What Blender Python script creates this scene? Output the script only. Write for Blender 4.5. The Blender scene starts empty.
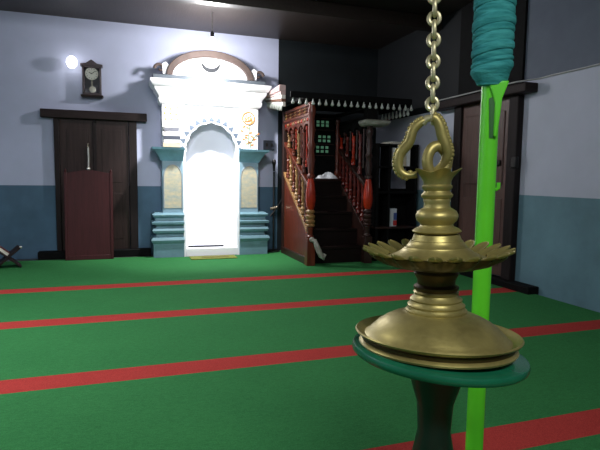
import bpy, math, random
from mathutils import Vector, Matrix
random.seed(7)
PI = math.pi
scene = bpy.context.scene
COL = scene.collection

# ------------------------------------------------------------------ materials
def lin(c):
    c = c / 255.0
    return c / 12.92 if c <= 0.04045 else ((c + 0.055) / 1.055) ** 2.4
def S(r, g, b):
    return (lin(r), lin(g), lin(b), 1.0)

class Mat:
    def __init__(self, name):
        self.m = bpy.data.materials.new(name); self.m.use_nodes = True
        self.nt = self.m.node_tree; self.n = self.nt.nodes; self.l = self.nt.links
        self.b = self.n['Principled BSDF']
        self.tc = self.n.new('ShaderNodeTexCoord')
    def link(self, a, b): self.l.new(a, b)
    def mapping(self, scale):
        mp = self.n.new('ShaderNodeMapping'); mp.inputs['Scale'].default_value = scale
        self.link(self.tc.outputs['Object'], mp.inputs['Vector']); return mp.outputs['Vector']
    def noise(self, scale, detail=4, stretch=(1, 1, 1), rough=0.6):
        t = self.n.new('ShaderNodeTexNoise'); t.inputs['Scale'].default_value = scale
        t.inputs['Detail'].default_value = detail; t.inputs['Roughness'].default_value = rough
        self.link(self.mapping(stretch), t.inputs['Vector']); return t.outputs['Fac']
    def ramp(self, fac, stops, interp='LINEAR'):
        r = self.n.new('ShaderNodeValToRGB'); r.color_ramp.interpolation = interp
        e = r.color_ramp.elements
        e[0].position, e[0].color = stops[0]; e[1].position, e[1].color = stops[-1]
        for p, c in stops[1:-1]:
            x = e.new(p); x.color = c
        self.link(fac, r.inputs['Fac']); return r.outputs['Color']
    def mix(self, fac, a, b, mode='MIX'):
        x = self.n.new('ShaderNodeMix'); x.data_type = 'RGBA'; x.blend_type = mode
        for sock, v in ((x.inputs[0], fac), (x.inputs[6], a), (x.inputs[7], b)):
            if hasattr(v, 'links'): self.link(v, sock)
            else: sock.default_value = v
        return x.outputs[2]
    def axis(self, i):
        s = self.n.new('ShaderNodeSeparateXYZ'); self.link(self.tc.outputs['Object'], s.inputs[0]); return s.outputs[i]
    def math(self, op, a, b=0.0):
        x = self.n.new('ShaderNodeMath'); x.operation = op
        for sock, v in ((x.inputs[0], a), (x.inputs[1], b)):
            if hasattr(v, 'links'): self.link(v, sock)
            else: sock.default_value = v
        return x.outputs[0]
    def bump(self, fac, strength=0.2, dist=0.01):
        b = self.n.new('ShaderNodeBump'); b.inputs['Strength'].default_value = strength
        b.inputs['Distance'].default_value = dist
        self.link(fac, b.inputs['Height']); self.link(b.outputs['Normal'], self.b.inputs['Normal'])
    def set(self, color=None, rough=None, metal=None, emit=None, es=0, spec=None):
        for k, v in (('Base Color', color), ('Roughness', rough), ('Metallic', metal), ('Specular IOR Level', spec)):
            if v is None: continue
            if hasattr(v, 'links'): self.link(v, self.b.inputs[k])
            else: self.b.inputs[k].default_value = v
        if emit is not None:
            self.b.inputs['Emission Color'].default_value = emit
            self.b.inputs['Emission Strength'].default_value = es
        return self

def vary(name, c, amt=0.15, scale=18, rough=0.6, metal=0.0, stretch=(1, 1, 1), bump=0.0, spec=None, detail=4):
    m = Mat(name); f = m.noise(scale, detail, stretch)
    lo = tuple(x * (1 - amt) for x in c[:3]) + (1,); hi = tuple(min(1, x * (1 + amt)) for x in c[:3]) + (1,)
    m.set(m.ramp(f, [(0.3, lo), (0.7, hi)]), rough, metal, spec=spec)
    if bump: m.bump(f, bump)
    return m.m

def wood(name, c, amt=0.35, rough=0.45, axis=2, spec=None):
    st = [9, 9, 9]; st[axis] = 0.7
    return vary(name, c, amt, 5, rough, 0, tuple(st), 0.12, spec, 6)

def painted_wall(name, upper, dado, zdado=1.0, extra=None):
    """two-tone painted plaster: blue dado below a hard line, pale wash above"""
    m = Mat(name)
    n1 = m.noise(1.6, 5); n2 = m.noise(30, 3)
    up = m.ramp(n1, [(0.3, tuple(x * .88 for x in upper[:3]) + (1,)), (0.7, upper)])
    lo = m.ramp(n1, [(0.3, tuple(x * .72 for x in dado[:3]) + (1,)), (0.7, tuple(min(1, x * 1.12) for x in dado[:3]) + (1,))])
    z = m.axis(2)
    col = m.mix(m.math('GREATER_THAN', z, zdado), lo, up)
    if extra: col = extra(m, col, z, n1)
    m.set(col, 0.62, spec=.3); m.bump(n2, 0.12, 0.004)
    return m.m

M = {}
M['wall'] = painted_wall('wall paint', S(186, 190, 214), S(88, 120, 140))
def back_shade(m, col, z, n1):
    return m.mix(m.math('GREATER_THAN', m.axis(0), 2.24), col, m.ramp(n1, [(0.3, S(13, 18, 21)), (0.7, S(22, 29, 33))]))  # unlit wall behind the pulpit: its shade painted in as near-black
M['wall_back'] = painted_wall('back wall with painted shade', S(180, 186, 212), S(76, 106, 130), extra=back_shade)
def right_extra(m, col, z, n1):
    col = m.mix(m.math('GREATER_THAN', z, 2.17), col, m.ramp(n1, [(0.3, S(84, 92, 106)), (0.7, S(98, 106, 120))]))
    far_shade = m.math('MULTIPLY', m.math('GREATER_THAN', z, 2.06), m.math('GREATER_THAN', m.axis(1), 5.45))  # unlit far corner high on the wall: shade painted in as a dark tone
    return m.mix(far_shade, col, m.ramp(m.axis(1), [(0.0, S(30, 38, 44)), (1.0, S(14, 18, 22))]))
M['wall_right'] = painted_wall('right wall colour with shade', S(184, 188, 204), S(104, 138, 150), extra=right_extra)
M['floor'] = vary('stone floor', S(60, 60, 58), .2, 6, .5)
M['ceiling'] = wood('dark ceiling boards', S(38, 30, 26), axis=1)

def carpet_mat():
    m = Mat('striped carpet')
    y = m.axis(1)
    n = m.noise(220, 2); big = m.noise(1.3, 4); fib = m.noise(40, 3, (1, 3, 1))
    g = m.ramp(big, [(0.3, S(42, 102, 54)), (0.7, S(54, 120, 64))])
    g = m.mix(0.45, g, m.ramp(fib, [(0.3, S(36, 88, 46)), (0.7, S(62, 132, 74))]))
    g = m.mix(0.25, g, m.ramp(n, [(0.35, S(28, 80, 46)), (0.65, S(64, 148, 92))]))
    r = m.ramp(n, [(0.3, S(144, 46, 44)), (0.7, S(184, 66, 60))])
    # red prayer-row bands every 1.255 m, 0.2 m wide
    t = m.math('ADD', y, -3.01 + 0.1 + 1.255 * 6)
    t = m.math('MODULO', t, 1.255)
    band = m.math('LESS_THAN', t, 0.2)
    band = m.math('MULTIPLY', band, m.math('LESS_THAN', y, 6.2))
    m.set(m.mix(band, g, r), 0.95, spec=.1); m.bump(n, 0.5, 0.004)
    return m.m
M['carpet'] = carpet_mat()

M['door'] = wood('old dark door timber', S(46, 33, 32), rough=.5, spec=.25)
M['door_brown'] = wood('brown door timber', S(84, 60, 54), .3, .42)
M['frame'] = wood('dark frame timber', S(38, 28, 28), axis=0, rough=.6, spec=.2)
M['frame_v'] = wood('dark jamb timber', S(32, 25, 26), rough=.6, spec=.2)
M['black'] = vary('black timber and shade', S(13, 13, 14), .3, 12, .7, spec=.12)
M['board'] = wood('dark red board', S(64, 26, 29), .2, .5, spec=.25)
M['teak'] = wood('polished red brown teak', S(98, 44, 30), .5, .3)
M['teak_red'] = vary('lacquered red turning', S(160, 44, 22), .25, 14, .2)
M['red_shaded'] = vary('shaded red turning', S(92, 28, 22), .35, 14, .3)  # right-hand turnings of the pulpit: red with their shade in the colour
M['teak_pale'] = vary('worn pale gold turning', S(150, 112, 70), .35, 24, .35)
M['teak_dark'] = wood('dark and shaded teak', S(46, 25, 20), .35, .45)  # also the pulpit's right side, where shade is put into the colour
M['stair'] = wood('stair timber', S(22, 12, 10), .3, .5, axis=0, spec=.2)
M['grey'] = vary('grey painted carving', S(150, 150, 138), .25, 14, .5)
M['drop'] = vary('pale carved drop', S(188, 194, 186), .15, 20, .5)
M['white'] = vary('white plaster', S(247, 248, 252), .02, 4, .55)
M['lavender'] = vary('plaster with lavender shade tint', S(236, 241, 255), .02, 4, .6)  # bluish shade of the arched hood put into the niche back colour
M['white_tile'] = vary('white glazed panel', S(240, 238, 232), .04, 10, .3)
M['grey_paint'] = vary('grey blue moulding paint', S(150, 158, 164), .12, 8, .5)
M['tan'] = vary('shaded tan moulding', S(84, 72, 68), .15, 10, .6, spec=.2)  # tan darkened for the backlit moulding; that shade is in the colour
M['crescent'] = vary('dark grey crescent paint', S(54, 56, 60), .1, 8, .7, spec=.1)
M['ledge_shade'] = vary('shaded ledge grey', S(92, 100, 108), .12, 8, .6, spec=.2)  # ledge lies in shadow; its shade is put into this grey
M['teal'] = vary('teal corbel paint', S(112, 158, 176), .14, 8, .45)
M['bluegrey'] = vary('blue grey pilaster paint', S(126, 156, 172), .12, 6, .5)
M['pedestal'] = vary('blue grey pedestal paint', S(110, 146, 160), .12, 6, .5)
M['orange'] = vary('orange painted motif', S(182, 116, 58), .15, 30, .5)
M['green_paint'] = vary('green painted stems', S(104, 136, 104), .15, 30, .5)
M['leaf_grey'] = vary('grey blue leaf paint', S(84, 96, 112), .15, 30, .5)
M['pink'] = vary('faded pink paint', S(206, 178, 176), .1, 12, .5)
M['brown'] = vary('brown painted band', S(120, 84, 66), .15, 20, .5)
def faded():
    m = Mat('faded arch painting'); n = m.noise(9, 5, (1, 1, 2.4)); n2 = m.noise(26, 3)
    c = m.ramp(n, [(0.3, S(146, 166, 170)), (0.5, S(180, 180, 160)), (0.7, S(204, 190, 156))])
    m.set(m.mix(.25, c, m.ramp(n2, [(0.35, S(150, 150, 140)), (.65, S(214, 190, 150))])), .5); return m.m
M['faded'] = faded()
def brass(name, c, rough, amt=.18):
    m = Mat(name); n = m.noise(14, 5); n2 = m.noise(60, 3, (1, 1, 4))
    lo = tuple(x * (1 - amt * 1.6) for x in c[:3]) + (1,); hi = tuple(min(1, x * (1 + amt)) for x in c[:3]) + (1,)
    m.set(m.ramp(n, [(.3, lo), (.7, hi)]), m.math('MULTIPLY_ADD', n2, .12), .64)
    r = m.ramp(n2, [(.3, (rough - .06,) * 3 + (1,)), (.7, (rough + .08,) * 3 + (1,))])
    m.link(r, m.b.inputs['Roughness']); m.bump(n2, .04, .002); return m.m
M['brass'] = brass('aged brass', S(164, 151, 92), .42)
M['brass_under'] = brass('dull and shaded brass underside', S(80, 68, 38), .42)  # tray tone: partly dull metal, partly underside shade put into the colour
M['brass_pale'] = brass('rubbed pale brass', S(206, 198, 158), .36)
M['brass_dark'] = brass('tarnished dark brass', S(84, 66, 38), .4)  # darker brass for the lower stem and the recessed band
M['green_table'] = vary('dark green gloss paint', S(22, 98, 70), .15, 10, .22)
M['green_post'] = vary('black green post paint', S(16, 34, 28), .2, 10, .35)
M['green_pole'] = vary('bright green gloss paint', S(100, 216, 46), .06, 6, .25)
M['slot'] = vary('dark green slot', S(26, 96, 26), .1, 6, .4)
def clothm():
    m = Mat('teal cotton wrap'); w = m.noise(22, 4, (.5, .5, 3.2)); n = m.noise(160, 2)
    m.set(m.ramp(w, [(.3, S(36, 118, 120)), (.7, S(78, 172, 172))]), .9, spec=.15); m.bump(w, .6, .01); return m.m
M['cloth'] = clothm()
M['cable'] = vary('pale cable', S(160, 160, 160), .05, 10, .5)
M['dial'] = vary('ivory dial', S(214, 214, 208), .03, 10, .4)
M['ink'] = vary('black ink', S(20, 20, 22), .1, 10, .5)
M['clock_wood'] = wood('dark clock case', S(44, 32, 38), .25, .35)
M['clock_back'] = vary('clock backing', S(70, 70, 86), .1, 10, .4)
M['silver'] = vary('polished pale metal', S(226, 224, 214), .05, 10, .25, .6)
M['iron'] = vary('dark iron', S(50, 48, 48), .15, 20, .4, .7)
M['steel'] = vary('dull steel', S(170, 160, 140), .15, 20, .35, .8)
M['paper'] = vary('book pages', S(224, 220, 206), .06, 60, .8)
M['mat'] = vary('yellow green door mat', S(116, 122, 48), .2, 40, .95)
M['mat_dark'] = vary('mat centre', S(104, 98, 40), .25, 60, .95)
M['rug'] = vary('dark rug', S(52, 50, 56), .2, 60, .95)
M['box_white'] = vary('white carton', S(208, 212, 218), .04, 10, .5)
M['box_blue'] = vary('blue print', S(70, 90, 150), .08, 10, .5)
M['box_red'] = vary('red print', S(186, 44, 40), .08, 10, .5)
for k, c in dict(b_grey=(98, 100, 110), b_white=(222, 222, 220), b_slate=(58, 64, 78), b_tan=(196, 184, 158), b_maroon=(98, 46, 44), b_green=(60, 90, 70)).items():
    M[k] = vary('book cover ' + k[2:], S(*c), .1, 20, .5)
def emit(name, c, s):
    return Mat(name).set(c, .5, emit=c, es=s).m
M['glow'] = emit('lit bulb', (1, .98, .96, 1), 6)
M['glow2'] = emit('lit lamp glass', (1, .98, .95, 1), 40)
M['pane'] = emit('glowing green pane', S(120, 180, 145), .16)  # light from behind the pierced lattice, put in as a weak glow
def glass():
    m = Mat('clock glass'); m.set((1, 1, 1, 1), .02); m.b.inputs['Transmission Weight'].default_value = 1; m.b.inputs['IOR'].default_value = 1.05
    return m.m
M['glass'] = glass()

# ------------------------------------------------------------------ mesh builder
class MB:
    def __init__(s): s.v = []; s.f = []; s.sm = []
    def add(s, vs, fs, smooth=False):
        o = len(s.v); s.v += [tuple(v) for v in vs]
        for f in fs: s.f.append(tuple(i + o for i in f)); s.sm.append(smooth)
        return s
    def box(s, x0, x1, y0, y1, z0, z1):
        vs = [(x, y, z) for z in (z0, z1) for y in (y0, y1) for x in (x0, x1)]
        return s.add(vs, [(0, 2, 3, 1), (4, 5, 7, 6), (0, 1, 5, 4), (2, 6, 7, 3), (0, 4, 6, 2), (1, 3, 7, 5)])
    def lathe(s, prof, n=48, c=(0, 0), lobes=0):
        """prof: (r, z[, lobe depth]) from bottom to top; closed with end caps"""
        vs = []
        for p in prof:
            r, z = p[0], p[1]; a = p[2] if len(p) > 2 else 0; dz = p[3] if len(p) > 3 else 0
            for i in range(n):
                t = 2 * PI * i / n
                w = math.cos(lobes * t) if lobes else 0
                rr = r + a * w
                vs.append((c[0] + rr * math.cos(t), c[1] + rr * math.sin(t), z + dz * w))
        fs = []
        for k in range(len(prof) - 1):
            for i in range(n):
                j = (i + 1) % n
                fs.append((k * n + i, k * n + j, (k + 1) * n + j, (k + 1) * n + i))
        s.add(vs, fs, True)
        if prof[0][0] > 1e-6: s.add(vs[:n], [tuple(range(n))[::-1]])
        if prof[-1][0] > 1e-6: s.add(vs[-n:], [tuple(range(n))])
        return s
    def tube(s, pts, r, n=10, closed=False):
        pts = [Vector(p) for p in pts]; N = len(pts)
        rs = r if hasattr(r, '__len__') else [r] * N
        vs = []; up = None
        for i, p in enumerate(pts):
            a = pts[(i - 1) % N] if (closed or i > 0) else p
            b = pts[(i + 1) % N] if (closed or i < N - 1) else p
            t = (b - a).normalized()
            if up is None:
                up = Vector((0, 0, 1)) if abs(t.z) < .9 else Vector((1, 0, 0))
            u = (up - t * up.dot(t)).normalized(); up = u; w = t.cross(u)
            for k in range(n):
                q = 2 * PI * k / n
                vs.append(p + (u * math.cos(q) + w * math.sin(q)) * rs[i])
        fs = []
        for i in range(N if closed else N - 1):
            for k in range(n):
                i2 = (i + 1) % N; k2 = (k + 1) % n
                fs.append((i * n + k, i * n + k2, i2 * n + k2, i2 * n + k))
        s.add(vs, fs, True)
        if not closed:
            s.add(vs[:n], [tuple(range(n))[::-1]]); s.add(vs[-n:], [tuple(range(n))])
        return s
    def prism(s, poly, d0, d1, plane='xz'):
        """extrude a 2D polygon along the axis left out of `plane`"""
        def P(a, b, d): return (a, d, b) if plane == 'xz' else ((d, a, b) if plane == 'yz' else (a, b, d))
        n = len(poly)
        vs = [P(a, b, d0) for a, b in poly] + [P(a, b, d1) for a, b in poly]
        fs = [tuple(range(n)), tuple(range(2 * n - 1, n - 1, -1))]
        fs += [(i, i + n, (i + 1) % n + n, (i + 1) % n) for i in range(n)]
        return s.add(vs, fs)
    def sphere(s, c, r, n=14, m=9, sc=(1, 1, 1)):
        vs = []
        for j in range(m + 1):
            p = PI * j / m
            for i in range(n):
                t = 2 * PI * i / n
                vs.append((c[0] + r * sc[0] * math.sin(p) * math.cos(t), c[1] + r * sc[1] * math.sin(p) * math.sin(t), c[2] - r * sc[2] * math.cos(p)))
        fs = [(j * n + i, j * n + (i + 1) % n, (j + 1) * n + (i + 1) % n, (j + 1) * n + i) for j in range(m) for i in range(n)]
        return s.add(vs, fs, True)
    def moulding(s, x0, x1, y0, y1, prof, gl=1, gr=1):
        """stack of (offset, z): rectangular plan growing by offset at left, right and front (-y)"""
        vs = []
        for o, z in prof: vs += [(x0 - o * gl, y1, z), (x0 - o * gl, y0 - o, z), (x1 + o * gr, y0 - o, z), (x1 + o * gr, y1, z)]
        fs = [(0, 1, 2, 3)]
        for k in range(len(prof) - 1):
            a = 4 * k; b = a + 4
            fs += [(a + i, a + (i + 1) % 4, b + (i + 1) % 4, b + i) for i in range(4)]
        e = 4 * (len(prof) - 1); fs.append((e + 3, e + 2, e + 1, e))
        return s.add(vs, fs)
    def xf(s, mat):
        s.v = [tuple(mat @ Vector(v)) for v in s.v]; return s

def obj(name, mb, mat, parent=None, bevel=0, label=None, loc=None, rot=None):
    me = bpy.data.meshes.new(name)
    me.from_pydata(mb.v, [], mb.f); me.validate()
    import bmesh
    bm = bmesh.new(); bm.from_mesh(me)
    bmesh.ops.remove_doubles(bm, verts=bm.verts, dist=1e-6)
    bmesh.ops.recalc_face_normals(bm, faces=bm.faces); bm.to_mesh(me); bm.free()
    for p in me.polygons: p.use_smooth = True
    me.set_sharp_from_angle(angle=math.radians(38))
    me.materials.append(M[mat] if isinstance(mat, str) else mat)
    o = bpy.data.objects.new(name, me); COL.objects.link(o)
    if parent: o.parent = parent
    if loc: o.location = loc
    if rot: o.rotation_euler = rot
    if bevel:
        b = o.modifiers.new('bevel', 'BEVEL'); b.width = bevel; b.segments = 2; b.limit_method = 'ANGLE'
    if label: o['label'] = label
    return o
def thing(name, label, cat, loc=(0, 0, 0), rot=(0, 0, 0), group=None):
    o = bpy.data.objects.new(name, None); COL.objects.link(o)
    o.empty_display_size = .1; o.location = loc; o.rotation_euler = rot
    o['label'] = label; o['category'] = cat
    if group: o['group'] = group
    return o
def tag(o, label, cat, group=None):
    o['label'] = label; o['category'] = cat
    if group: o['group'] = group
    return o
def struct(name, mb, mat, bevel=0):
    o = obj(name, mb, mat, None, bevel); o['kind'] = 'structure'; return o
def copy_tree(o, parent=None):
    c = o.copy(); COL.objects.link(c)
    if parent: c.parent = parent
    for ch in list(o.children): copy_tree(ch, c)
    return c

# ------------------------------------------------------------------ room shell
YB, XR, XL, YF, ZC = 7.7, 3.93, -3.0, -3.0, 3.25
struct('floor', MB().box(XL, XR, YF, YB, -.1, 0), 'floor')
struct('ceiling', MB().box(XL, XR, YF, YB, ZC, ZC + .1), 'ceiling')
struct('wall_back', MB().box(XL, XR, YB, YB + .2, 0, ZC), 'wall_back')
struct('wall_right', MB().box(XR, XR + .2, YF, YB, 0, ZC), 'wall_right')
struct('wall_left', MB().box(XL - .2, XL, YF, YB, 0, ZC), 'wall')
struct('wall_front', MB().box(XL, XR, YF - .2, YF, 0, ZC), 'wall')
for i, y in enumerate((0.5, 2.3, 4.1, 5.9)):
    struct('trim_%d' % (i + 1), MB().box(XL, XR, y, y + .14, ZC - .16, ZC), 'ceiling', .01)

tag(obj('carpet', MB().box(XL + .02, XR - .04, YF + .1, 7.30, 0, .012).box(XL + .02, .36, 7.30, 7.45, 0, .012).box(2.02, XR - .04, 7.30, 7.6, 0, .012), 'carpet'),
    'green carpet with red prayer row bands covering the whole floor', 'carpet')

# ------------------------------------------------------------------ left door (back wall)
d = bpy.data.objects.new('door_1', None); COL.objects.link(d); d['kind'] = 'structure'; d.location = (-.38, YB, 0)
obj('lintel', MB().box(-.69, .67, -.10, 0, 1.905, 2.02), 'frame', d, .012)
for x0, x1 in ((-.535, -.47), (.42, .53)):
    obj('jamb', MB().box(x0, x1, -.07, 0, .1, 1.905), 'frame_v', d, .008)
obj('threshold', MB().box(-.77, .70, -.13, 0, 0, .105), 'black', d, .01)
for x0, x1 in ((-.47, -.025), (-.025, .42)):
    lf = obj('door_leaf', MB().box(x0 + .004, x1 - .004, -.035, 0, .105, 1.905), 'door', d)
    for z0, z1 in ((.25, .9), (1.05, 1.78)):
        obj('panel', MB().box(x0 + .09, x1 - .09, -.039, -.034, z0, z1), 'door', lf, .004)
obj('cover_strip', MB().box(-.05, .0, -.05, -.034, .11, 1.89), 'frame_v', d, .006)
lt = obj('latch_bar', MB().tube([(-.112, -.06, 1.24), (-.108, -.06, 1.40), (-.11, -.06, 1.53)], .012, 8), 'silver', d)
obj('latch_knob', MB().sphere((-.112, -.075, 1.235), .026), 'silver', lt)
obj('latch_staple', MB().tube([(-.11, -.04, 1.53), (-.11, -.085, 1.54), (-.11, -.085, 1.57), (-.11, -.04, 1.58)], .009, 8), 'steel', lt)

# ------------------------------------------------------------------ right door (right wall), local x runs along -Y world
d = bpy.data.objects.new('door_2', None); COL.objects.link(d); d['kind'] = 'structure'; d.location = (XR, 0, 0)
obj('lintel', MB().box(-.16, 0, 4.18, 5.87, 2.035, 2.13), 'frame', d, .012)
obj('jamb', MB().box(-.08, 0, 4.36, 4.50, .08, 2.035), 'frame_v', d, .01)
obj('jamb', MB().box(-.08, 0, 5.32, 5.46, .08, 2.035), 'frame_v', d, .01)
obj('opening_dark_sheet', MB().box(-.03, 0, 4.38, 5.46, 2.13, ZC - .01), 'black', d)  # flat black sheet; the opening's darkness is put into its colour
lf = obj('door_leaf', MB().box(-.045, -.005, 4.90, 5.32, .1, 2.035), 'door_brown', d)
for z0, z1 in ((.2, .95), (1.1, 1.9)): obj('panel', MB().box(-.058, -.044, 4.98, 5.24, z0, z1), 'door_brown', lf, .01)
lf = obj('door_leaf', MB().box(-.045, -.005, 4.50, 4.89, .1, 2.035), 'door_brown', d)
for z0, z1 in ((.2, .95), (1.1, 1.9)): obj('panel', MB().box(-.058, -.044, 4.58, 4.82, z0, z1), 'door_brown', lf, .01)
lt = obj('latch', MB().box(-.085, -.044, 4.60, 4.86, 1.31, 1.37), 'iron', d, .008)
obj('latch_knob', MB().sphere((-.10, 4.70, 1.36), .04), 'iron', lt)
obj('latch_ring', MB().tube([(-.095, 4.83 + .04 * math.cos(t), 1.37 + .055 * math.sin(t)) for t in [2 * PI * i / 14 for i in range(14)]], .012, 8, True), 'iron', lt)
obj('catch', MB().box(-.10, -.05, 4.34, 4.41, 1.28, 1.40), 'iron', d, .01)
obj('threshold', MB().box(-.14, 0, 4.02, 5.75, 0, .085), 'black', d, .012)

tag(obj('cable', MB().tube([(XR - .012, y, 2.173 + .006 * math.sin(y * 3)) for y in [2.6 + .2 * i for i in range(8)]] + [(XR - .012, 4.16, 2.165), (XR - .17, 4.30, 2.145), (XR - .17, 5.75, 2.145), (XR - .015, 5.9, 2.17)], .008, 6), 'cable'),
    'thin pale cable running along the right wall at lintel height', 'cable')

# ------------------------------------------------------------------ wall clock
ck = thing('wall_clock', 'dark wooden pendulum wall clock hung above the left door', 'clock', (-.42, YB, 2.21))
case = obj('case', MB().box(-.12, -.095, -.11, 0, .03, .40).box(.095, .12, -.11, 0, .03, .40).box(-.12, .12, -.11, 0, .01, .05).box(-.12, .12, -.11, 0, .38, .41), 'clock_wood', ck, .004)
obj('back_panel', MB().box(-.1, .1, -.03, 0, .04, .39), 'clock_back', ck)
obj('crown', MB().prism([(-.14, .405), (.14, .405), (.14, .43), (.07, .44), (.03, .47), (0, .49), (-.03, .47), (-.07, .44), (-.14, .43)], -.125, 0), 'clock_wood', ck, .004)
obj('base_moulding', MB().moulding(-.12, .12, -.11, 0, [(.0, -.015), (.02, 0), (.025, .015), (.0, .03)]), 'clock_wood', ck)
dl = obj('dial', MB().lathe([(.08, 0), (.083, .012), (.076, .012), (0.0001, .012)], 40), 'dial', ck, loc=(0, -.085, .305), rot=(PI / 2, 0, 0))
for k in range(12):
    t = k * PI / 6
    obj('hour_mark', MB().box(-.003, .003, .058, .07, .0121, .0135).xf(Matrix.Rotation(t, 4, 'Z')), 'ink', dl)
obj('hour_hand', MB().box(-.004, .004, -.008, .04, .014, .016).xf(Matrix.Rotation(1.1, 4, 'Z')), 'ink', dl)
obj('minute_hand', MB().box(-.003, .003, -.01, .062, .0165, .018).xf(Matrix.Rotation(-.9, 4, 'Z')), 'ink', dl)
pd = obj('pendulum', MB().box(-.006, .006, -.07, -.064, .12, .24), 'silver', ck)
obj('pendulum_bob', MB().lathe([(.001, -.01), (.04, -.006), (.044, 0), (.04, .006), (.001, .01)], 28), 'silver', pd, loc=(.005, -.067, .1), rot=(PI / 2, 0, 0))
obj('glass', MB().box(-.095, .095, -.108, -.106, .05, .38), 'glass', ck)

bl = thing('wall_bulb', 'glowing white bulb in a holder left of the wall clock', 'light bulb', (-.66, YB, 2.64))
obj('back_plate', MB().lathe([(.045, 0), (.045, .015), (.02, .025), (.02, .07)], 20), 'box_white', bl, rot=(PI / 2, 0, 0))
obj('bulb', MB().sphere((0, -.135, 0), .068, 20, 12, (1, 1, 1.2)), 'glow', bl)

# ------------------------------------------------------------------ leaning board
bd = thing('wooden_board', 'dark red wooden board with a peaked top leaning on the left door', 'board', (-.483, 7.36, .012), (-.085, 0, 0))
top = [(-.27, 1.165)] + [(-.27 + .54 * i / 12, 1.165 + .04 * math.sin(PI * i / 12) ** 1.3) for i in range(1, 12)] + [(.27, 1.165)]
obj('panel', MB().prism([(-.27, .04)] + top + [(.27, .04)], -.012, .012), 'board', bd, .003)
for sx in (-1, 1):
    st = obj('side_post', MB().box(sx * .285 - .018, sx * .285 + .018, -.022, .022, 0, 1.18), 'board', bd, .006)
    obj('finial', MB().lathe([(.012, 1.178), (.018, 1.195), (.010, 1.21), (.002, 1.225)], 14, (sx * .285, 0)), 'board', st)
obj('bottom_rail', MB().box(-.268, .268, -.02, .02, .0, .06), 'board', bd, .005)

# ------------------------------------------------------------------ folding book rest with open book
rh = thing('book_rest', 'dark folding wooden book rest on the carpet at the left edge', 'book rest', (-1.395, 7.0, .012), (0, 0, .25))
for sx in (-1, 1):
    w = MB().box(-.012, .012, -.13, .13, 0, .36)
    w.xf(Matrix.Translation((-sx * .14, 0, .008)) @ Matrix.Rotation(sx * .85, 4, 'Y'))
    lg = obj('crossed_board', w, 'frame', rh, .004)
obj('tip_cap', MB().sphere((.138, -.10, .248), .018), 'silver', rh, label='pale rounded tip')
bk = thing('book', 'closed pale book lying on the sloping board of the dark book rest', 'book', (-1.397, 7.0, .150), (0, .72, .25))
obj('page_block', MB().box(-.20, -.012, -.10, .10, .004, .042), 'paper', bk, .003)
obj('cover', MB().box(-.205, -.008, -.105, .105, -.001, .004).box(-.205, -.008, -.105, .105, .042, .047).box(-.205, -.200, -.105, .105, .004, .042), 'b_maroon', bk)

# ------------------------------------------------------------------ prayer niche (mihrab)
mh = thing('prayer_niche', 'white arched prayer niche with blue pedestals and a crescent pediment on the back wall', 'prayer niche', (1.165, YB, 0))
F = -.30                                    # front face of the body
NX, SPR = .37, 1.50
def foil(k0=1.0):
    pts = []
    n = 7
    for i in range(n):
        for j in range(8):
            u = (i + j / 8) / n; t = PI * u
            bulge = .016 * abs(math.sin(PI * j / 8))
            r = (NX - .022 + bulge) * k0
            pts.append((math.cos(t) * r * (1.0 if k0 else 1), SPR + math.sin(t) * (r + .05)))
    pts.append((-(NX - .022) * k0, SPR)); return pts
arch = foil()
out = [(-.68, .635), (-.68, 2.16), (.68, 2.16), (.68, .635), (NX, .635), (NX, SPR)] + arch[:-1] + [(-(NX - .022), SPR), (-NX, SPR), (-NX, .635)]
obj('arch_surround', MB().prism(out, F, F + .04), 'white', mh)
for sx in (-1, 1):
    a, b = sorted((sx * NX, sx * .68))
    obj('niche_jamb', MB().box(a, b, F + .038, -.002, .635, 2.16), 'white', mh)
obj('niche_top', MB().box(-NX, NX, F + .038, -.002, 2.1, 2.16), 'white', mh)
obj('niche_back', MB().box(-NX, NX, -.012, -.002, .1, 2.10), 'lavender', mh)
for sx in (-1, 1):
    a, b = sorted((sx * NX, sx * (NX + .03)))
    obj('niche_cheek', MB().box(a, b, F - .03, -.002, 0, .64), 'white', mh)
obj('sill', MB().box(-NX - .0, NX + .0, F - .03, -.002, 0, .115), 'white', mh, .008)
# leaves painted round the arch
for i in range(13):
    t = PI * (i + .5) / 13
    c = Vector((math.cos(t) * .425, SPR - .02 + math.sin(t) * .475))
    pts = []
    for q in range(18):
        a = 2 * PI * q / 18; r = .022 + .02 * abs(math.cos(1.5 * (a - t)))
        pts.append((c.x + r * math.cos(a), c.y + r * math.sin(a)))
    obj('painted_leaf', MB().prism(pts, F - .003, F + .002), 'leaf_grey', mh, label='grey painted leaf')
# left tile painting
ti = obj('tile_panel', MB().box(-.655, -.46, F - .012, F + .002, 1.90, 2.13), 'white_tile', mh)
for i in range(9):
    a, b = -.63 + .075 * (i % 3) + random.uniform(-.015, .015), 1.945 + .07 * (i // 3) + random.uniform(-.015, .015)
    obj('painted_flower', MB().prism([(a + (.012 + .008 * (k % 2)) * math.cos(k * PI / 5), b + (.012 + .008 * (k % 2)) * math.sin(k * PI / 5)) for k in range(10)], F - .016, F - .011), 'orange', ti, label='faint orange painted flower')
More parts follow.
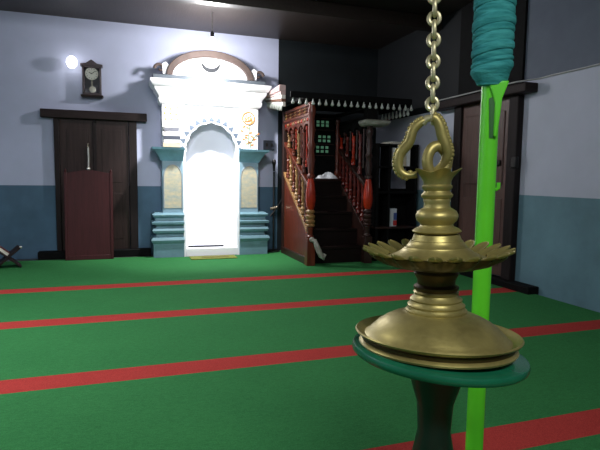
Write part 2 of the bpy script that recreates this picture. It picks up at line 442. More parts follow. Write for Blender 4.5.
# right medallion and flowers
ti = obj('tile_panel', MB().box(.43, .655, F - .012, F + .002, 1.56, 2.13), 'white_tile', mh)
md = MB(); cx, cz = .535, 2.0
ring = [(cx + .088 * math.cos(2 * PI * i / 32), F - .015, cz + .088 * math.sin(2 * PI * i / 32)) for i in range(32)]
md.tube(ring, .010, 6, True)
for k in range(5):
    x = cx - .05 + .025 * k
    md.tube([(x + .006 * math.sin(q * 2 + k), F - .014, cz - .05 + .1 * q / 6 * (1 if k % 2 else .8)) for q in range(7)], .0075, 6)
md.tube([(cx - .06, F - .014, cz - .03), (cx - .02, F - .014, cz - .05), (cx + .05, F - .014, cz - .02)], .008, 6)
obj('medallion', md, 'orange', ti, label='round orange painted medallion')
fl = MB(); st = MB()
for (x, z, dx, h) in ((.50, 1.57, -.06, .30), (.53, 1.57, .03, .36), (.56, 1.57, .09, .20)):
    st.tube([(x + dx * q * q / 25, F - .014, z + h * q / 5) for q in range(6)], .006, 6)
    for q in range(1, 6):
        px, pz = x + dx * q * q / 25, z + h * q / 5; sgn = 1 if q % 2 else -1
        fl.prism([(px, pz), (px + sgn * .03, pz + .022), (px + sgn * .058, pz + .016), (px + sgn * .03, pz - .006)], F - .017, F - .011)
obj('flower_stems', st, 'green_paint', ti, label='green painted stems'); obj('flower_leaves', fl, 'orange', ti, label='orange painted leaves')
# corbels, pilasters, pedestals on both sides
for sx in (-1, 1):
    x0, x1 = sorted((sx * .40, sx * .70))
    cb = obj('corbel', MB().moulding(x0 + .0, x1 - .0, F - .0, -.002, [(.0, 1.36), (.03, 1.42), (.075, 1.49), (.12, 1.515), (.13, 1.545)], *((1, .1) if sx < 0 else (.1, 1))), 'teal', mh)
    a, b = sorted((sx * .405, sx * .69))
    pl = obj('pilaster', MB().box(a, b, F - .012, -.002, .63, 1.36), 'bluegrey', mh, .006)
    m_ = (a + b) / 2; hw = .122
    arc = [(m_ + hw * math.cos(PI * i / 14), 1.14 + .17 * math.sin(PI * i / 14)) for i in range(15)]
    obj('painted_arch_panel', MB().prism([(m_ - hw, .70), (m_ + hw, .70)] + arc, F - .018, F - .008), 'faded', pl, label='faded yellow painted arch')
    edge = [(m_ - hw, F - .018, .70), (m_ - hw, F - .018, 1.14)] + [(p, F - .018, q) for p, q in reversed(arc)] + [(m_ + hw, F - .018, .70)]
    obj('panel_border', MB().tube(edge, .007, 6), 'grey_paint', pl)
    prof = [(.035, 0), (.035, .19), (.035, .20), (.05, .215), (.065, .25), (.05, .285), (.0, .295), (-.005, .345), (.035, .352), (.05, .385), (.035, .415), (.0, .425), (.0, .465), (.05, .475), (.055, .505), (.01, .52), (.005, .56), (.04, .585), (.045, .605), (.0, .635)]
    a, b = sorted((sx * .405, sx * .785))
    obj('pedestal', MB().moulding(a, b, F - .03, -.002, prof, *((1, .12) if sx < 0 else (.12, 1))), 'pedestal', mh)
# cornice and pediment
obj('cornice', MB().moulding(-.70, .70, F - .02, -.002, [(.0, 2.15), (.02, 2.17), (.03, 2.215), (.02, 2.225), (.03, 2.26), (.08, 2.33), (.085, 2.36), (.11, 2.38), (.14, 2.43), (.14, 2.46), (.1, 2.47)]), 'white', mh)
pe = obj('pediment_base', MB().box(-.80, .80, F + .0, -.002, 2.468, 2.545), 'ledge_shade', mh, .008)
def half(rx, rz, n=28): return [(rx * math.cos(PI * i / n), 2.545 + rz * math.sin(PI * i / n)) for i in range(n + 1)]
obj('lunette', MB().prism(half(.545, .29), F + .06, -.002), 'white', mh)
ao, ai = half(.62, .375), half(.53, .28)
am = MB()
vs = [(p, F, q) for p, q in ao] + [(p, F, q) for p, q in ai] + [(p, -.002, q) for p, q in ao] + [(p, -.002, q) for p, q in ai]
n = len(ao); fs = []
for i in range(n - 1):
    fs += [(i, n + i, n + i + 1, i + 1), (2 * n + i, 2 * n + i + 1, 3 * n + i + 1, 3 * n + i), (i, i + 1, 2 * n + i + 1, 2 * n + i), (n + i, 3 * n + i, 3 * n + i + 1, n + i + 1)]
am.add(vs, fs)
obj('arch_moulding', am, 'tan', mh, .012)
cr = []
for i in range(19):
    t = PI * 1.02 + PI * .96 * i / 18; cr.append((.13 * math.cos(t), 2.74 + .115 * math.sin(t)))
for i in range(19):
    t = PI * 1.98 - PI * .96 * i / 18; cr.append((.115 * math.cos(t), 2.765 + .085 * math.sin(t)))
obj('crescent', MB().prism(cr, F + .035, F + .061), 'crescent', mh, label='grey crescent moon')
for sx in (-1, 1):
    sp = [(sx * (.70 + (.075 - .0062 * i) * math.cos(.55 * i)), F + .05, 2.625 + (.075 - .0062 * i) * math.sin(.55 * i)) for i in range(12)]
    sc = obj('scroll_ornament', MB().tube(sp, [.024 - .001 * i for i in range(12)], 8), 'tan', mh)
    obj('white_leaf', MB().prism([(sx * .59, 2.55), (sx * .66, 2.56), (sx * .67, 2.69), (sx * .62, 2.72), (sx * .58, 2.68)], F + .03, F + .06), 'white', sc)

tag(obj('niche_rug', MB().box(.84, 1.36, 7.5, 7.56, .1155, .135), 'rug', None, .006), 'thin dark strip of rug lying on the white niche sill', 'rug')
mt = thing('door_mat', 'small yellow green mat on the carpet before the niche', 'mat', (1.14, 7.12, .0122))
obj('mat_border', MB().box(-.32, .32, -.13, .13, 0, .012), 'mat', mt, .004)
obj('mat_centre', MB().box(-.16, .22, -.06, .06, .012, .015), 'mat_dark', mt)

# books stacked flat on the left corbel
z = 1.546
specs = [('b_tan', .055, .235, 'tan book lying at the bottom of the stack on the left niche corbel'),
         ('b_white', .045, .22, 'white book second from the bottom of the stack on the left niche corbel'),
         ('b_slate', .05, .23, 'slate book third from the bottom of the stack on the left niche corbel'),
         ('b_white', .06, .225, 'thick white book above the slate one on the left niche corbel'),
         ('b_grey', .05, .20, 'mid grey book second from the top of the stack on the left niche corbel'),
         ('b_white', .045, .235, 'white book topmost of the stack on the left niche corbel')]
for mat, h, w, lab in specs:
    b = thing('book', lab, 'book', (.60 + random.uniform(-.006, .006), 7.335, z), (0, 0, random.uniform(-.05, .05)), 'books stacked on the left corbel')
    obj('cover', MB().box(-w / 2, w / 2, -.07, .05, 0, .006).box(-w / 2, w / 2, -.07, .05, h - .006, h).box(-w / 2, w / 2, -.076, -.07, 0, h), mat, b)
    obj('page_block', MB().box(-w / 2 + .006, w / 2 - .006, -.07, .044, .006, h - .006), 'paper', b)
    z += h + .001

sb = thing('switch_box', 'small dark grey switch box on the wall right of the niche', 'switch box', (2.09, YB, 1.64))
obj('box', MB().box(-.085, .085, -.045, 0, -.07, .075), 'b_slate', sb, .008)
for x in (-.04, .04): obj('switch', MB().box(x - .018, x + .018, -.056, -.044, -.02, .03), 'ink', sb, .004)

# moulded cornice end projecting from the wall right of the niche
ce = thing('cornice_end', 'white and pink moulded cornice end jutting from the wall right of the niche', 'cornice', (2.075, YB, 2.1))
def lev(t0, t1):    # wedge bands: shallow at the wall, deep at the free end
    za = lambda t: .18 + .10 * t; zb = lambda t: .02 + .29 * t
    return [(-.002, za(t0)), (-.002, za(t1)), (-.88, zb(t1)), (-.88, zb(t0))]
for nm, mt_, t0, t1, o in (('lower_fascia', 'white_tile', .0, .22, .0), ('brown_band', 'brown', .22, .36, -.015), ('middle_fascia', 'white_tile', .36, .55, -.02), ('pink_band', 'pink', .55, .72, -.03), ('top_fascia', 'pink', .72, 1.0, -.05)):
    obj(nm, MB().prism(lev(t0, t1), -.03 + o, .015, 'yz'), mt_, ce, .004)
for i in range(9): obj('lace_point', MB().prism([(-.88 + .09 * i, .02 + .016 * i + .012), (-.835 + .09 * i, -.035 + .016 * i), (-.79 + .09 * i, .036 + .016 * i + .012)], -.04, -.025, 'yz'), 'drop', ce)

# ------------------------------------------------------------------ microphone stand
ms = thing('microphone_stand', 'thin black microphone stand beside the right blue pedestal', 'microphone stand', (2.125, 7.50, .012))
obj('base', MB().lathe([(.10, 0), (.10, .02), (.085, .03), (.02, .04), (.014, .06)], 28), 'iron', ms)
obj('pole', MB().tube([(0, 0, .05), (0, 0, 1.22)], .013, 10), 'iron', ms)
obj('clamp', MB().tube([(-.05, 0, .66), (.05, 0, .68)], .022, 10).sphere((.05, 0, .68), .026), 'steel', ms)
obj('boom', MB().tube([(-.06, -.02, .55), (.05, -.02, .68), (.20, -.15, 1.02)], .011, 8), 'iron', ms)
obj('microphone', MB().lathe([(.013, -.06), (.02, .03), (.03, .06), (.032, .09), (.02, .115), (.001, .12)], 16), 'iron', ms, loc=(0, 0, 1.29))

# ------------------------------------------------------------------ pulpit (minbar)
mb = thing('pulpit', 'carved red brown timber stair pulpit under a fringed canopy', 'pulpit', (2.25, 6.2, .012))
W, D = .86, 1.13
def turned(h, z0=0, r=.05):
    return [(r * .9, z0), (r * .9, z0 + .03), (r * .55, z0 + .06), (r * .9, z0 + .1 * h), (r, z0 + .14 * h), (r * .5, z0 + .2 * h), (r * .7, z0 + .25 * h), (r * .7, z0 + .27 * h), (r * .45, z0 + .3 * h),
            (r * .75, z0 + .4 * h), (r * .5, z0 + .55 * h), (r * .75, z0 + .62 * h), (r * .45, z0 + .68 * h), (r * .8, z0 + .78 * h), (r * .6, z0 + .9 * h), (r * .9, z0 + .95 * h), (r * .9, z0 + h)]
def newel(x, y, ztop, name='newel_post', pm='teak'):
    p = obj(name, MB().box(x - .055, x + .055, y - .055, y + .055, 0, .36).lathe([(.05, .36), (.055, .38), (.035, .40), (.04, .46), (.05, .50)], 20, (x, y)), pm, mb, .004)
    obj('ring', MB().lathe([(.03, .50), (.062, .515), (.062, .53), (.045, .545), (.064, .57), (.064, .585), (.045, .60), (.064, .63), (.062, .65), (.04, .67), (.058, .69), (.058, .71), (.04, .73)], 22, (x, y)), 'teak_pale' if x < .3 else 'teak_dark', p)
    obj('bulb', MB().lathe([(.04, .73), (.058, .78), (.067, .86), (.062, .96), (.05, 1.06), (.036, 1.13)], 22, (x, y)), 'teak_red', p, label='glossy red bulb')
    k = ztop - 1.13
    pr = [(.036, 1.13), (.052, 1.14), (.052, 1.17), (.036, 1.19), (.05, 1.13 + .25 * k), (.036, 1.13 + .38 * k), (.054, 1.13 + .44 * k), (.034, 1.13 + .5 * k), (.046, 1.13 + .65 * k), (.034, 1.13 + .8 * k), (.05, 1.13 + .86 * k), (.05, 1.13 + .92 * k), (.036, 1.13 + .96 * k), (.044, ztop)]
    obj('upper_shaft', MB().lathe(pr, 20, (x, y)), 'teak' if x < .3 else 'teak_dark', p)
    return p
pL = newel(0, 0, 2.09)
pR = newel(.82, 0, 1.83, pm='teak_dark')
obj('capital', MB().moulding(.76, 1.02, -.06, .12, [(.0, 1.83), (.03, 1.845), (.05, 1.88), (.05, 1.9), (.01, 1.915)]), 'grey', mb)
obj('capital_block', MB().box(.77, .92, -.03, .09, 1.912, 2.11), 'black', mb)
for y, x in ((D, 0), (D, W - .03)):
    obj('rear_post', MB().box(x - .04, x + .04, y - .04, y + .04, 0, 2.11), 'teak_dark', mb, .005)
for x in (0, .82):                           # solid stair cheeks
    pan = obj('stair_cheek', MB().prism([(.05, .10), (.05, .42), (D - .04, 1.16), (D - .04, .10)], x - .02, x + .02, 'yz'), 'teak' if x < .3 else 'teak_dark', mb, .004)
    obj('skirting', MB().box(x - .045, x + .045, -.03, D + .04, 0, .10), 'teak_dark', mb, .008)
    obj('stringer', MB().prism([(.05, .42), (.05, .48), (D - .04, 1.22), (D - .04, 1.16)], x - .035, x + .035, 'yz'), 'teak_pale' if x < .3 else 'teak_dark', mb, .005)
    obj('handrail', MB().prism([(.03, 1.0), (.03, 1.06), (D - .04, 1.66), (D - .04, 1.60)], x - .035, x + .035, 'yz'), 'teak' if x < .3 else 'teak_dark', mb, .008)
    for i in range(7):
        y = .16 + i * .135
        zb = .48 + (y - .05) * (.74 / (D - .09)); zt = 1.0 + (y - .03) * (.6 / (D - .07))
        o = obj('baluster', MB().lathe(turned(zt - zb, zb, .038), 12, (x, y)), ('teak_pale' if i % 2 else 'teak') if x < .3 else 'red_shaded', mb)
    # upper open arcade with carved frieze
    if True:
        for i in range(4):
            y = .28 + i * .22
            zb = 1.06 + (y - .03) * (.6 / (D - .07))
            obj('arcade_column', MB().lathe(turned(1.78 - zb, zb, .034), 12, (x, y)), ('teak_pale' if i % 2 else 'teak') if x < .3 else ('teak_red' if i % 2 else 'red_shaded'), mb)
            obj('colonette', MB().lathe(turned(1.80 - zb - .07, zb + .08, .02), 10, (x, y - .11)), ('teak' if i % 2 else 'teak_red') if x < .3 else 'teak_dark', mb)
        fr = MB()
        pts_top = 1.94
        for i in range(5):
            ya = .03 + i * .22; yb = ya + .22
            arc = [(ya + .22 * (1 - math.cos(PI * q / 10)) / 2, 1.74 + .1 * math.sin(PI * q / 10)) for q in range(11)]
            fr.prism([(ya, pts_top)] + arc + [(yb, pts_top)], x - .025, x + .025, 'yz')
        fm = 'teak' if x < .3 else 'black'  # right frieze in black: its shade is put into the colour
        obj('carved_frieze', fr, fm, mb)
        obj('frieze_rail', MB().box(x - .04, x + .04, -.02, D + .04, 1.93, 1.965), fm, mb, .005)
        obj('frieze_rail', MB().box(x - .03, x + .03, -.02, D + .04, 2.06, 2.1), fm, mb, .005)
        if x < .3:
            for q in range(9):       # carved bosses on the frieze
                obj('carved_boss', MB().sphere((x - .026, 0.09 + q * .118, 1.885), .026, 10, 6, (.5, 1.3, .9)), 'teak_pale' if q % 2 else 'teak_red', mb)
        for i in range(16 if x < .3 else 0):
            y = .05 + i * .068
            obj('frieze_spindle', MB().lathe([(.014, 1.965), (.026, 1.99), (.012, 2.012), (.026, 2.035), (.014, 2.06)], 10, (x, y)), 'teak_pale' if i % 3 == 0 else 'teak', mb)
for i in range(5):                           # steps
    y = .08 + i * .185; z = .22 * (i + 1)
    obj('step', MB().box(.022, .798, y, D - .04 if i == 4 else y + .215, z - .035, z), 'stair', mb, .006)
    obj('riser', MB().box(.022, .798, y + .012, y + .03, z - .22, z - .035), 'stair', mb)
bp = obj('back_panel', MB().box(.04, .79, D - .03, D, 1.12, 2.1), 'black', mb)
for r_, (z, cols) in enumerate(((1.98, 3), (1.93, 3), (1.76, 3), (1.70, 3), (1.60, 3), (1.54, 3))):
    for c_ in range(cols):
        x = .50 + c_ * .075 + (.03 if r_ in (2, 3) else 0)
        obj('pane', MB().box(x - .022, x + .022, D - .036, D - .03, z - .019, z + .019), 'pane', bp, label='small green pane glowing for light through the lattice')
for z in (2.03, 1.86, 1.65, 1.48): obj('lattice_bar', MB().box(.40, .76, D - .045, D - .03, z - .008, z + .008), 'teak_dark', bp)
obj('inner_post', MB().lathe(turned(.9, 1.1, .04), 14, (.76, D - .18)), 'teak', mb)
# canopy with hanging drops
cn = obj('canopy', MB().box(-.06, 1.42, -.03, D + .1, 2.16, 2.20).box(-.30, 1.42, -.05, -.02, 2.135, 2.21), 'black', mb, .004)
drop = [(.0008, .075), (.006, .06), (.009, .045), (.018, .022), (.022, .01), (.014, 0), (.0008, -.004)]
first = None
for i in range(20):
    x = -.265 + i * .0885
    if first is None:
        first = obj('hanging_drop', MB().lathe(drop[::-1], 10), 'drop', cn, loc=(x, -.035, 2.058))
        first.scale = (1.1, 1.1, 1.15)
    else:
        c = first.copy(); COL.objects.link(c); c.location = (x, -.035, 2.058)
for i in range(8):
    c = first.copy(); COL.objects.link(c); c.location = (1.40, .02 + i * .105, 2.0); c.scale = (1.0, 1.0, 1.7)
obj('side_fringe_rail', MB().box(1.385, 1.415, -.03, .85, 2.10, 2.16), 'black', cn)
# carved scroll foot before the left newel
sp = [(.055 - .07 + .0, -.08, .34), (.03, -.10, .33), (.05, -.12, .27), (.075, -.14, .20), (.10, -.15, .14), (.135, -.16, .11), (.15, -.16, .15), (.125, -.155, .165)]
obj('scroll_foot', MB().tube(sp, [.022, .03, .036, .038, .034, .028, .022, .016], 10).sphere((.0, -.075, .345), .034), 'grey', mb, label='grey carved scroll at the foot')
obj('seat', MB().box(.06, .76, D - .30, D - .04, 1.10, 1.125), 'teak_dark', mb, .006)
cl = thing('folded_cloth', 'crumpled white cloth on the dark seat atop the pulpit stairs', 'cloth', (2.84, 7.15, 1.139))
vs = []; fs = []
nx, ny = 14, 8
for j in range(ny):
    for i in range(nx):
        u, v = i / (nx - 1), j / (ny - 1)
        vs.append((-.16 + .32 * u, -.10 + .2 * v, .05 * math.sin(PI * u) ** .5 * math.sin(PI * v) ** .5 * (1.2 + math.sin(9 * u + 4 * v)) + .003))
for j in range(ny - 1):
    for i in range(nx - 1): a = j * nx + i; fs.append((a, a + 1, a + nx + 1, a + nx))
obj('cloth_sheet', MB().add(vs, fs, True), 'box_white', cl)

# ------------------------------------------------------------------ dark open bookcase right of the pulpit
bc = thing('bookcase', 'dark open timber bookcase between the pulpit and the right wall', 'bookcase', (3.56, 6.42, .012))
for x in (-.30, -.12, .30):
    obj('upright', MB().box(x - .018, x + .018, -.13, .13, 0, 1.62), 'black', bc, .004)
for z in (.08, .46, .95, 1.30, 1.60):
    obj('shelf', MB().box(-.32, .32, -.14, .14, z - .015, z + .015), 'teak_dark' if z < .9 else 'black', bc, .004)
obj('lower_back', MB().box(-.30, .30, .12, .135, .08, 1.0), 'black', bc)
bx = thing('carton', 'white carton with blue and red print standing on the bookcase shelf', 'box', (3.53, 6.37, .487))
obj('carton_body', MB().box(-.055, .055, -.045, .045, 0, .25), 'box_white', bx, .003)
obj('blue_print', MB().box(.005, .0555, -.0465, -.044, .09, .19), 'box_blue', bx)
obj('red_print', MB().box(-.0, .0555, -.0465, -.044, .01, .085), 'box_red', bx)
x = 3.49
bl_ = [('b_white', .05, .25, 'white book leftmost upright on the upper bookcase shelf'), ('b_grey', .045, .22, 'grey book beside the leftmost white one on the upper bookcase shelf'),
       ('b_slate', .06, .24, 'slate book in the middle of the upper bookcase shelf'), ('b_tan', .04, .21, 'tan book right of the slate one on the upper bookcase shelf'), ('b_white', .055, .24, 'white book rightmost on the upper bookcase shelf')]
for mat, w, h, lab in bl_:
    b = thing('book', lab, 'book', (x + w / 2, 6.40, 1.3275), (0, 0, 0), 'books on the upper bookcase shelf')
    obj('cover', MB().box(-w / 2, -w / 2 + .004, -.08, .08, 0, h).box(w / 2 - .004, w / 2, -.08, .08, 0, h).box(-w / 2, w / 2, -.084, -.08, 0, h), mat, b)
    obj('page_block', MB().box(-w / 2 + .004, w / 2 - .004, -.08, .075, .004, h - .006), 'paper', b)
    x += w + .006
pp = thing('paper_bundle', 'slanting bundle of pale papers on top of the bookcase', 'papers', (3.55, 6.42, 1.628), (0, 0, .3))
for i in range(3):
    obj('paper_sheet', MB().box(-.15 + .02 * i, .13 + .015 * i, -.1, .1, .012 * i, .012 * i + .01), 'paper', pp)

# ------------------------------------------------------------------ pendant bulb before the niche
pb = thing('pendant_bulb', 'glowing bulb hanging on a cord before the niche pediment', 'light bulb', (1.08, 6.78, 2.88))
obj('cord', MB().tube([(0, 0, .12), (0, 0, ZC - 2.88)], .006, 6), 'cable', pb)
obj('holder', MB().lathe([(.018, .055), (.024, .07), (.024, .115), (.012, .13)], 16), 'ink', pb)
obj('bulb', MB().lathe([(.001, -.055), (.025, -.048), (.04, -.025), (.045, 0), (.036, .03), (.02, .058)], 20), 'glow2', pb)

# ------------------------------------------------------------------ hanging brass oil lamp
AZ = math.radians(-34.6)
LX, LY = .800, 1.174
lp = thing('oil_lamp', 'large aged brass hanging oil lamp with petalled upper tray and broad dish', 'oil lamp', (LX, LY, .66), (0, math.radians(-1.6), AZ))
Z0 = .66
def LZ(prof): return [(p[0], p[1] - Z0) + tuple(p[2:]) for p in prof]
TX = math.radians(-3.2)
dish = obj('dish', MB().lathe(LZ([(.196, .693), (.209, .695), (.2115, .700), (.207, .705), (.199, .708), (.199, .716), (.206, .722), (.219, .727), (.2225, .732), (.219, .7355), (.213, .732),
     (.204, .725), (.196, .722), (.189, .726), (.178, .738), (.162, .753), (.142, .767), (.120, .778), (.098, .786), (.082, .790), (.078, .795)]), 96), 'brass', lp, rot=(TX, math.radians(1.6), 0))
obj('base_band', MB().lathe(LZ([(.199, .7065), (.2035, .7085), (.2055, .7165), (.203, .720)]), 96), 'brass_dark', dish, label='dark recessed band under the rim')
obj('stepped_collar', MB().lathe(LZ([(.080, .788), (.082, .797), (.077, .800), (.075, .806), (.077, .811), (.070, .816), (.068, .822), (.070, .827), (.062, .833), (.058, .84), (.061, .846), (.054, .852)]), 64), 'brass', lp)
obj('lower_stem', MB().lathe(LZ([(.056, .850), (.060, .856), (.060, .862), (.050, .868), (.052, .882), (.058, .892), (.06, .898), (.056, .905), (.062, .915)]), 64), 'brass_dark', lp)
# upper tray: shallow bowl with spout petals
N = 24
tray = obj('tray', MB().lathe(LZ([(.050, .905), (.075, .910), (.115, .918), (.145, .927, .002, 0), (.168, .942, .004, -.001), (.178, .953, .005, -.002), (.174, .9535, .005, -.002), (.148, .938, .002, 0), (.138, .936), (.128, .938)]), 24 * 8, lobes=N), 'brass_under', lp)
def petal():
    vs = []; fs = []
    nu, nv = 8, 7
    for k, off in enumerate((0, -.0035)):
        for i in range(nu):
            u = i / (nu - 1); r = .142 + .057 * u
            w = .0175 * (1 - u) ** .5 * (1 + .7 * u) + .002
            for j in range(nv):
                v = -1 + 2 * j / (nv - 1)
                vs.append((r, w * v, .936 - Z0 + .030 * u + (.010 - .004 * u) * (v * v) * (1 - .35 * u) + off))
    for k in (0, 1):
        for i in range(nu - 1):
            for j in range(nv - 1):
                a = k * nu * nv + i * nv + j; fs.append((a, a + 1, a + nv + 1, a + nv))
    o = nu * nv
    bd = [i * nv for i in range(nu)] + [(nu - 1) * nv + j for j in range(1, nv)] + [i * nv + nv - 1 for i in range(nu - 2, -1, -1)] + [j for j in range(nv - 2, 0, -1)]
    for a, b in zip(bd, bd[1:] + bd[:1]): fs.append((a, b, b + o, a + o))
    return MB().add(vs, fs, True)
pt = obj('wick_petal', petal(), 'brass', tray)
for k in range(1, N):
    c = pt.copy(); COL.objects.link(c); c.rotation_euler = (0, 0, 2 * PI * k / N)
obj('upper_cone', MB().lathe(LZ([(.150, .936), (.132, .9405), (.118, .946), (.100, .955), (.083, .968), (.082, .971), (.079, .972), (.070, .984), (.069, .987), (.066, .988), (.062, .998), (.060, 1.003), (.056, 1.004)]), 72), 'brass', lp)
obj('stem', MB().lathe(LZ([(.052, 1.002), (.055, 1.0065), (.064, 1.010), (.065, 1.0125), (.058, 1.019), (.046, 1.024), (.043, 1.029), (.045, 1.033), (.053, 1.041), (.056, 1.050), (.056, 1.056), (.051, 1.066), (.043, 1.071), (.036, 1.075), (.034, 1.082),
     (.034, 1.088), (.036, 1.094), (.035, 1.098), (.041, 1.104), (.042, 1.109), (.036, 1.116), (.034, 1.120), (.040, 1.128), (.040, 1.133), (.036, 1.137)]), 64), 'brass', lp)
obj('cup', MB().lathe(LZ([(.036, 1.135), (.037, 1.145), (.042, 1.156), (.050, 1.166, .004, .003), (.057, 1.174, .008, .005), (.054, 1.175, .007, .005), (.046, 1.170, .003, .002), (.030, 1.160), (.001, 1.158)]), 80, lobes=5), 'brass', lp)
def oval(cx, cz, rx, rz, r, yaw, n=28):
    pts = []
    for i in range(n):
        t = 2 * PI * i / n; a, b = rx * math.cos(t), rz * math.sin(t)
        pts.append((cx + a * math.cos(yaw), a * math.sin(yaw), cz + b - Z0))
    return MB().tube(pts, r, 10, True)
obj('ring_handle', oval(.000, 1.199, .0285, .040, .015, .45), 'brass', lp, label='oval ring rising from the cup')
# serpent shackle
def spline(pts, n=6):
    P = [Vector(p) for p in pts]; P = [P[0]] + P + [P[-1]]; out = []
    for i in range(1, len(P) - 2):
        for k in range(n):
            t = k / n; a, b, c, d_ = P[i - 1:i + 3]
            out.append(.5 * ((2 * b) + (c - a) * t + (2 * a - 5 * b + 4 * c - d_) * t * t + (3 * b - a - 3 * c + d_) * t ** 3))
    out.append(P[-2]); return out
def PXL(x, y): return ((x - 436.5) / 374.0 + .002, 0, 1.1735 + (171 - y) / 374.0 - Z0)
left = spline([PXL(424, 121), PXL(419, 123), PXL(412, 130), PXL(408, 142), PXL(400, 152), PXL(397.5, 161), PXL(399, 170), PXL(406, 175), PXL(416, 174.5)])
right = spline([PXL(430, 119), PXL(434, 120), PXL(438, 127), PXL(440.5, 137), PXL(444, 147), PXL(445.5, 155), PXL(442, 164), PXL(435, 171)])
for nm, path, sgn in (('left', left, -1), ('right', right, 1)):
    n = len(path)
    if sgn > 0: path = [p + Vector((0, -.012 + .02 * i / n, 0)) for i, p in enumerate(path)]
    rad = [(.0095 if sgn < 0 else .011) + .0045 * math.sin(PI * min(1, i / (n - 1) * 1.1)) for i in range(n)]
    arm = obj('serpent_arm', MB().tube(path, rad, 12), 'brass', lp)
    beads = MB()
    for i in range(4, n - 4, 2):
        t = (path[i + 1] - path[i - 1]).normalized(); out_ = Vector((-t.z, 0, t.x)) * (1 if sgn < 0 else 1)
        if (out_.x > 0) != (sgn > 0): out_ = -out_
        beads.sphere(tuple(path[i] + out_ * rad[i] * .8), .0072, 8, 6)
    obj('bead_row', beads, 'brass', arm)
obj('shackle_eye', MB().tube([PXL(421, 124), PXL(425, 119), PXL(434, 118), PXL(437, 123)], .010, 10), 'brass_pale', lp)
# chain: round links facing the viewer joined by narrow links seen edge-on
CX = (432.5 - 436.5) / 374 - .0035
def face_link(): return MB().tube([(.0135 * math.cos(2 * PI * i / 20), 0, .0155 * math.sin(2 * PI * i / 20)) for i in range(20)], .0058, 8, True)
def edge_link(): return MB().tube([(.0015, .011 * math.cos(2 * PI * i / 20), .0205 * math.sin(2 * PI * i / 20)) for i in range(20)], .0058, 8, True)
zc = PXL(432, 105)[2]
fl = obj('chain_link', face_link(), 'brass_pale', lp, loc=(CX, 0, zc))
el = obj('chain_link', edge_link(), 'brass_pale', lp, loc=(CX, 0, zc + .0275))
obj('chain_link', MB().tube([(.0015, .011 * math.cos(2 * PI * i / 20), .023 * math.sin(2 * PI * i / 20)) for i in range(20)], .0055, 8, True), 'brass_pale', lp, loc=(CX, 0, zc - .028))
for k in range(1, 6):
    for src, dz in ((fl, 0), (el, .0275)):
        c = src.copy(); COL.objects.link(c); c.location = (CX + .0008 * k, 0, zc + .055 * k + dz)
up = MB()
k = 6
while zc + .055 * k < ZC - Z0 - .03:
    for f_, dz in ((face_link(), 0), (edge_link(), .0275)):
        f_.xf(Matrix.Translation((CX + .0008 * k, 0, zc + .055 * k + dz))); up.add(f_.v, f_.f, True)
    k += 1
cu = obj('upper_chain', up, 'brass_pale', lp); cu['kind'] = 'stuff'

# ------------------------------------------------------------------ green round stand under the lamp
sd = thing('round_stand', 'dark green round pedestal table under the brass lamp', 'table', (LX + .004, LY, .012), (0, 0, AZ))
obj('table_top', MB().lathe([(.214, -.026), (.228, -.025), (.234, -.019), (.236, -.011), (.233, -.003), (.226, 0), (.02, .0)], 96), 'green_table', sd, loc=(0.002, 0, .6755), rot=(TX, math.radians(2.8), 0))
obj('pedestal', MB().lathe([(.05, .03), (.045, .10), (.032, .18), (.04, .28), (.06, .36), (.045, .44), (.05, .52), (.068, .58), (.075, .645)], 40), 'green_post', sd)
obj('base', MB().lathe([(.17, 0), (.175, .015), (.16, .03), (.09, .04), (.05, .06)], 48), 'green_post', sd)

# ------------------------------------------------------------------ bright green pole
gp = thing('green_pole', 'bright green painted pole standing behind the brass lamp', 'pole', (1.221, 1.521, .012), (0, 0, AZ))
obj('shaft', MB().lathe([(.0315, 0), (.0315, 1.62), (.0315, ZC - .014)], 32), 'green_pole', gp)
def slab(outline, y0, y1): return MB().prism(outline, y0, y1, 'xz')
obj('tab_strip', slab([(.012, 1.29), (.024, 1.285), (.031, 1.36), (.036, 1.42), (.056, 1.478), (-.012, 1.478), (.006, 1.425), (.012, 1.40)], -.043, -.008), 'green_pole', gp, .005)
obj('slot', slab([(.0, 1.285), (.012, 1.285), (.012, 1.405), (.004, 1.425), (-.006, 1.42)], -.036, -.010), 'slot', gp)
obj('hook', MB().tube([(.03, -.005, .0 + 1.105), (.04, -.005, 1.11), (.04, -.005, 1.13)], .007, 8), 'green_pole', gp)
prof = [(.036, 1.468), (.048, 1.472), (.056, 1.49), (.062, 1.505)]
zz = 1.515
while zz < 1.76:
    r = .068 + random.uniform(-.003, .004); h = random.uniform(.014, .045)
    prof += [(r - .002, zz), (r + .002, zz + h * .3), (r + .001, zz + h * .8), (r - .003, zz + h * .98)]; zz += h
prof += [(.055, 1.79), (.034, 1.80)]
cw = MB().lathe(prof, 40)
cw.v = [(x, y, z + (.012 * math.sin(math.atan2(y, x) + z * 9) if 1.5 < z < 1.77 else .006 * math.sin(math.atan2(y, x)))) for x, y, z in cw.v]
obj('cloth_wrap', cw, 'cloth', gp, label='teal cloth wound round the pole')

# ------------------------------------------------------------------ camera
cam = bpy.data.cameras.new('camera'); co = bpy.data.objects.new('camera', cam); COL.objects.link(co)
f, yaw, pitch, roll = 510.0, math.radians(18.8), math.radians(5.3), math.radians(.75)
cam.sensor_fit = 'HORIZONTAL'; cam.sensor_width = 36; cam.lens = f / 600 * 36; cam.clip_start = .02
Fv = Vector((math.sin(yaw) * math.cos(pitch), math.cos(yaw) * math.cos(pitch), -math.sin(pitch)))
Rv = Vector((math.cos(yaw), -math.sin(yaw), 0)); Uv = Rv.cross(Fv)
R2 = Rv * math.cos(roll) + Uv * math.sin(roll); U2 = -Rv * math.sin(roll) + Uv * math.cos(roll)
m4 = Matrix((R2, U2, -Fv)).transposed().to_4x4(); m4.translation = (0, 0, 1.15)
co.matrix_world = m4
scene.camera = co

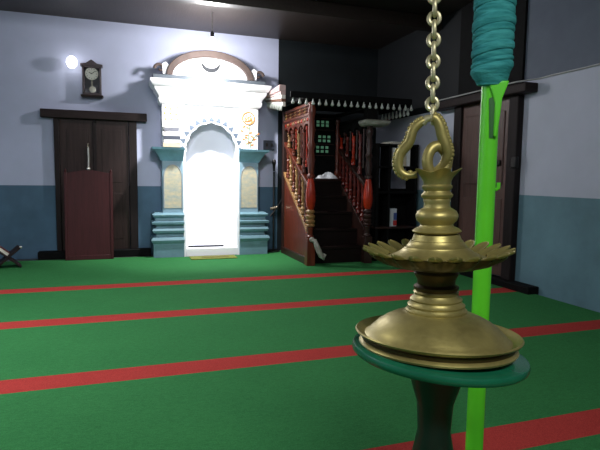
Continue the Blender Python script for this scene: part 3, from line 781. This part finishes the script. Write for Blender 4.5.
# ------------------------------------------------------------------ lights
def light(name, kind, loc, energy, color=(1, 1, 1), size=.1, rot=(0, 0, 0), size_y=None):
    l = bpy.data.lights.new(name, kind); l.energy = energy; l.color = color
    if kind == 'AREA':
        l.size = size
        if size_y: l.shape = 'RECTANGLE'; l.size_y = size_y
    else: l.shadow_soft_size = size
    o = bpy.data.objects.new(name, l); COL.objects.link(o); o.location = loc; o.rotation_euler = rot
    return o
light('niche_lamp', 'POINT', (1.08, 6.78, 2.79), 100, (1, .98, .97), .07)
light('wall_lamp', 'POINT', (-.66, 7.45, 2.60), 0.4, (1, .98, .95), .08)
light('tube_light_behind', 'AREA', (.2, -1.2, 3.0), 80, (.98, 1, .97), 1.6, (math.radians(18), 0, 0), .25)
light('tube_light_left', 'AREA', (-1.7, 3.6, 3.0), 125, (.97, .98, 1), 1.6, (math.radians(-12), math.radians(28), 0), .3)
light('fill_light_middle', 'AREA', (.6, 3.4, 3.0), 34, (.97, .99, 1), 1.4, (math.radians(48), 0, 0), .25)  # unseen fill added to brighten the niche wall from the front
sp = light('niche_fill_spot', 'SPOT', (1.08, 6.76, 2.79), 270, (1, .99, .98), .05)  # added at the pendant to brighten the niche, no separate fixture
sp.data.spot_size = math.radians(95); sp.data.spot_blend = .6
sp.rotation_euler = (Vector((1.17, 7.45, 1.35)) - Vector((1.08, 6.76, 2.79))).to_track_quat('-Z', 'Y').to_euler()
sp = light('niche_front_fill', 'SPOT', (.5, 3.4, 3.0), 230, (.98, .99, 1), .12)  # unseen spot added to lift the niche hood and corbels
sp.data.spot_size = math.radians(34); sp.data.spot_blend = .8
sp.rotation_euler = (Vector((1.0, 7.4, 1.3)) - Vector((.5, 3.4, 3.0))).to_track_quat('-Z', 'Y').to_euler()
w = bpy.data.worlds.new('world'); scene.world = w; w.use_nodes = True
w.node_tree.nodes['Background'].inputs[0].default_value = (.02, .022, .025, 1)

scene.view_settings.view_transform = 'Standard'
scene.view_settings.look = 'None'
scene.view_settings.exposure = 0.0
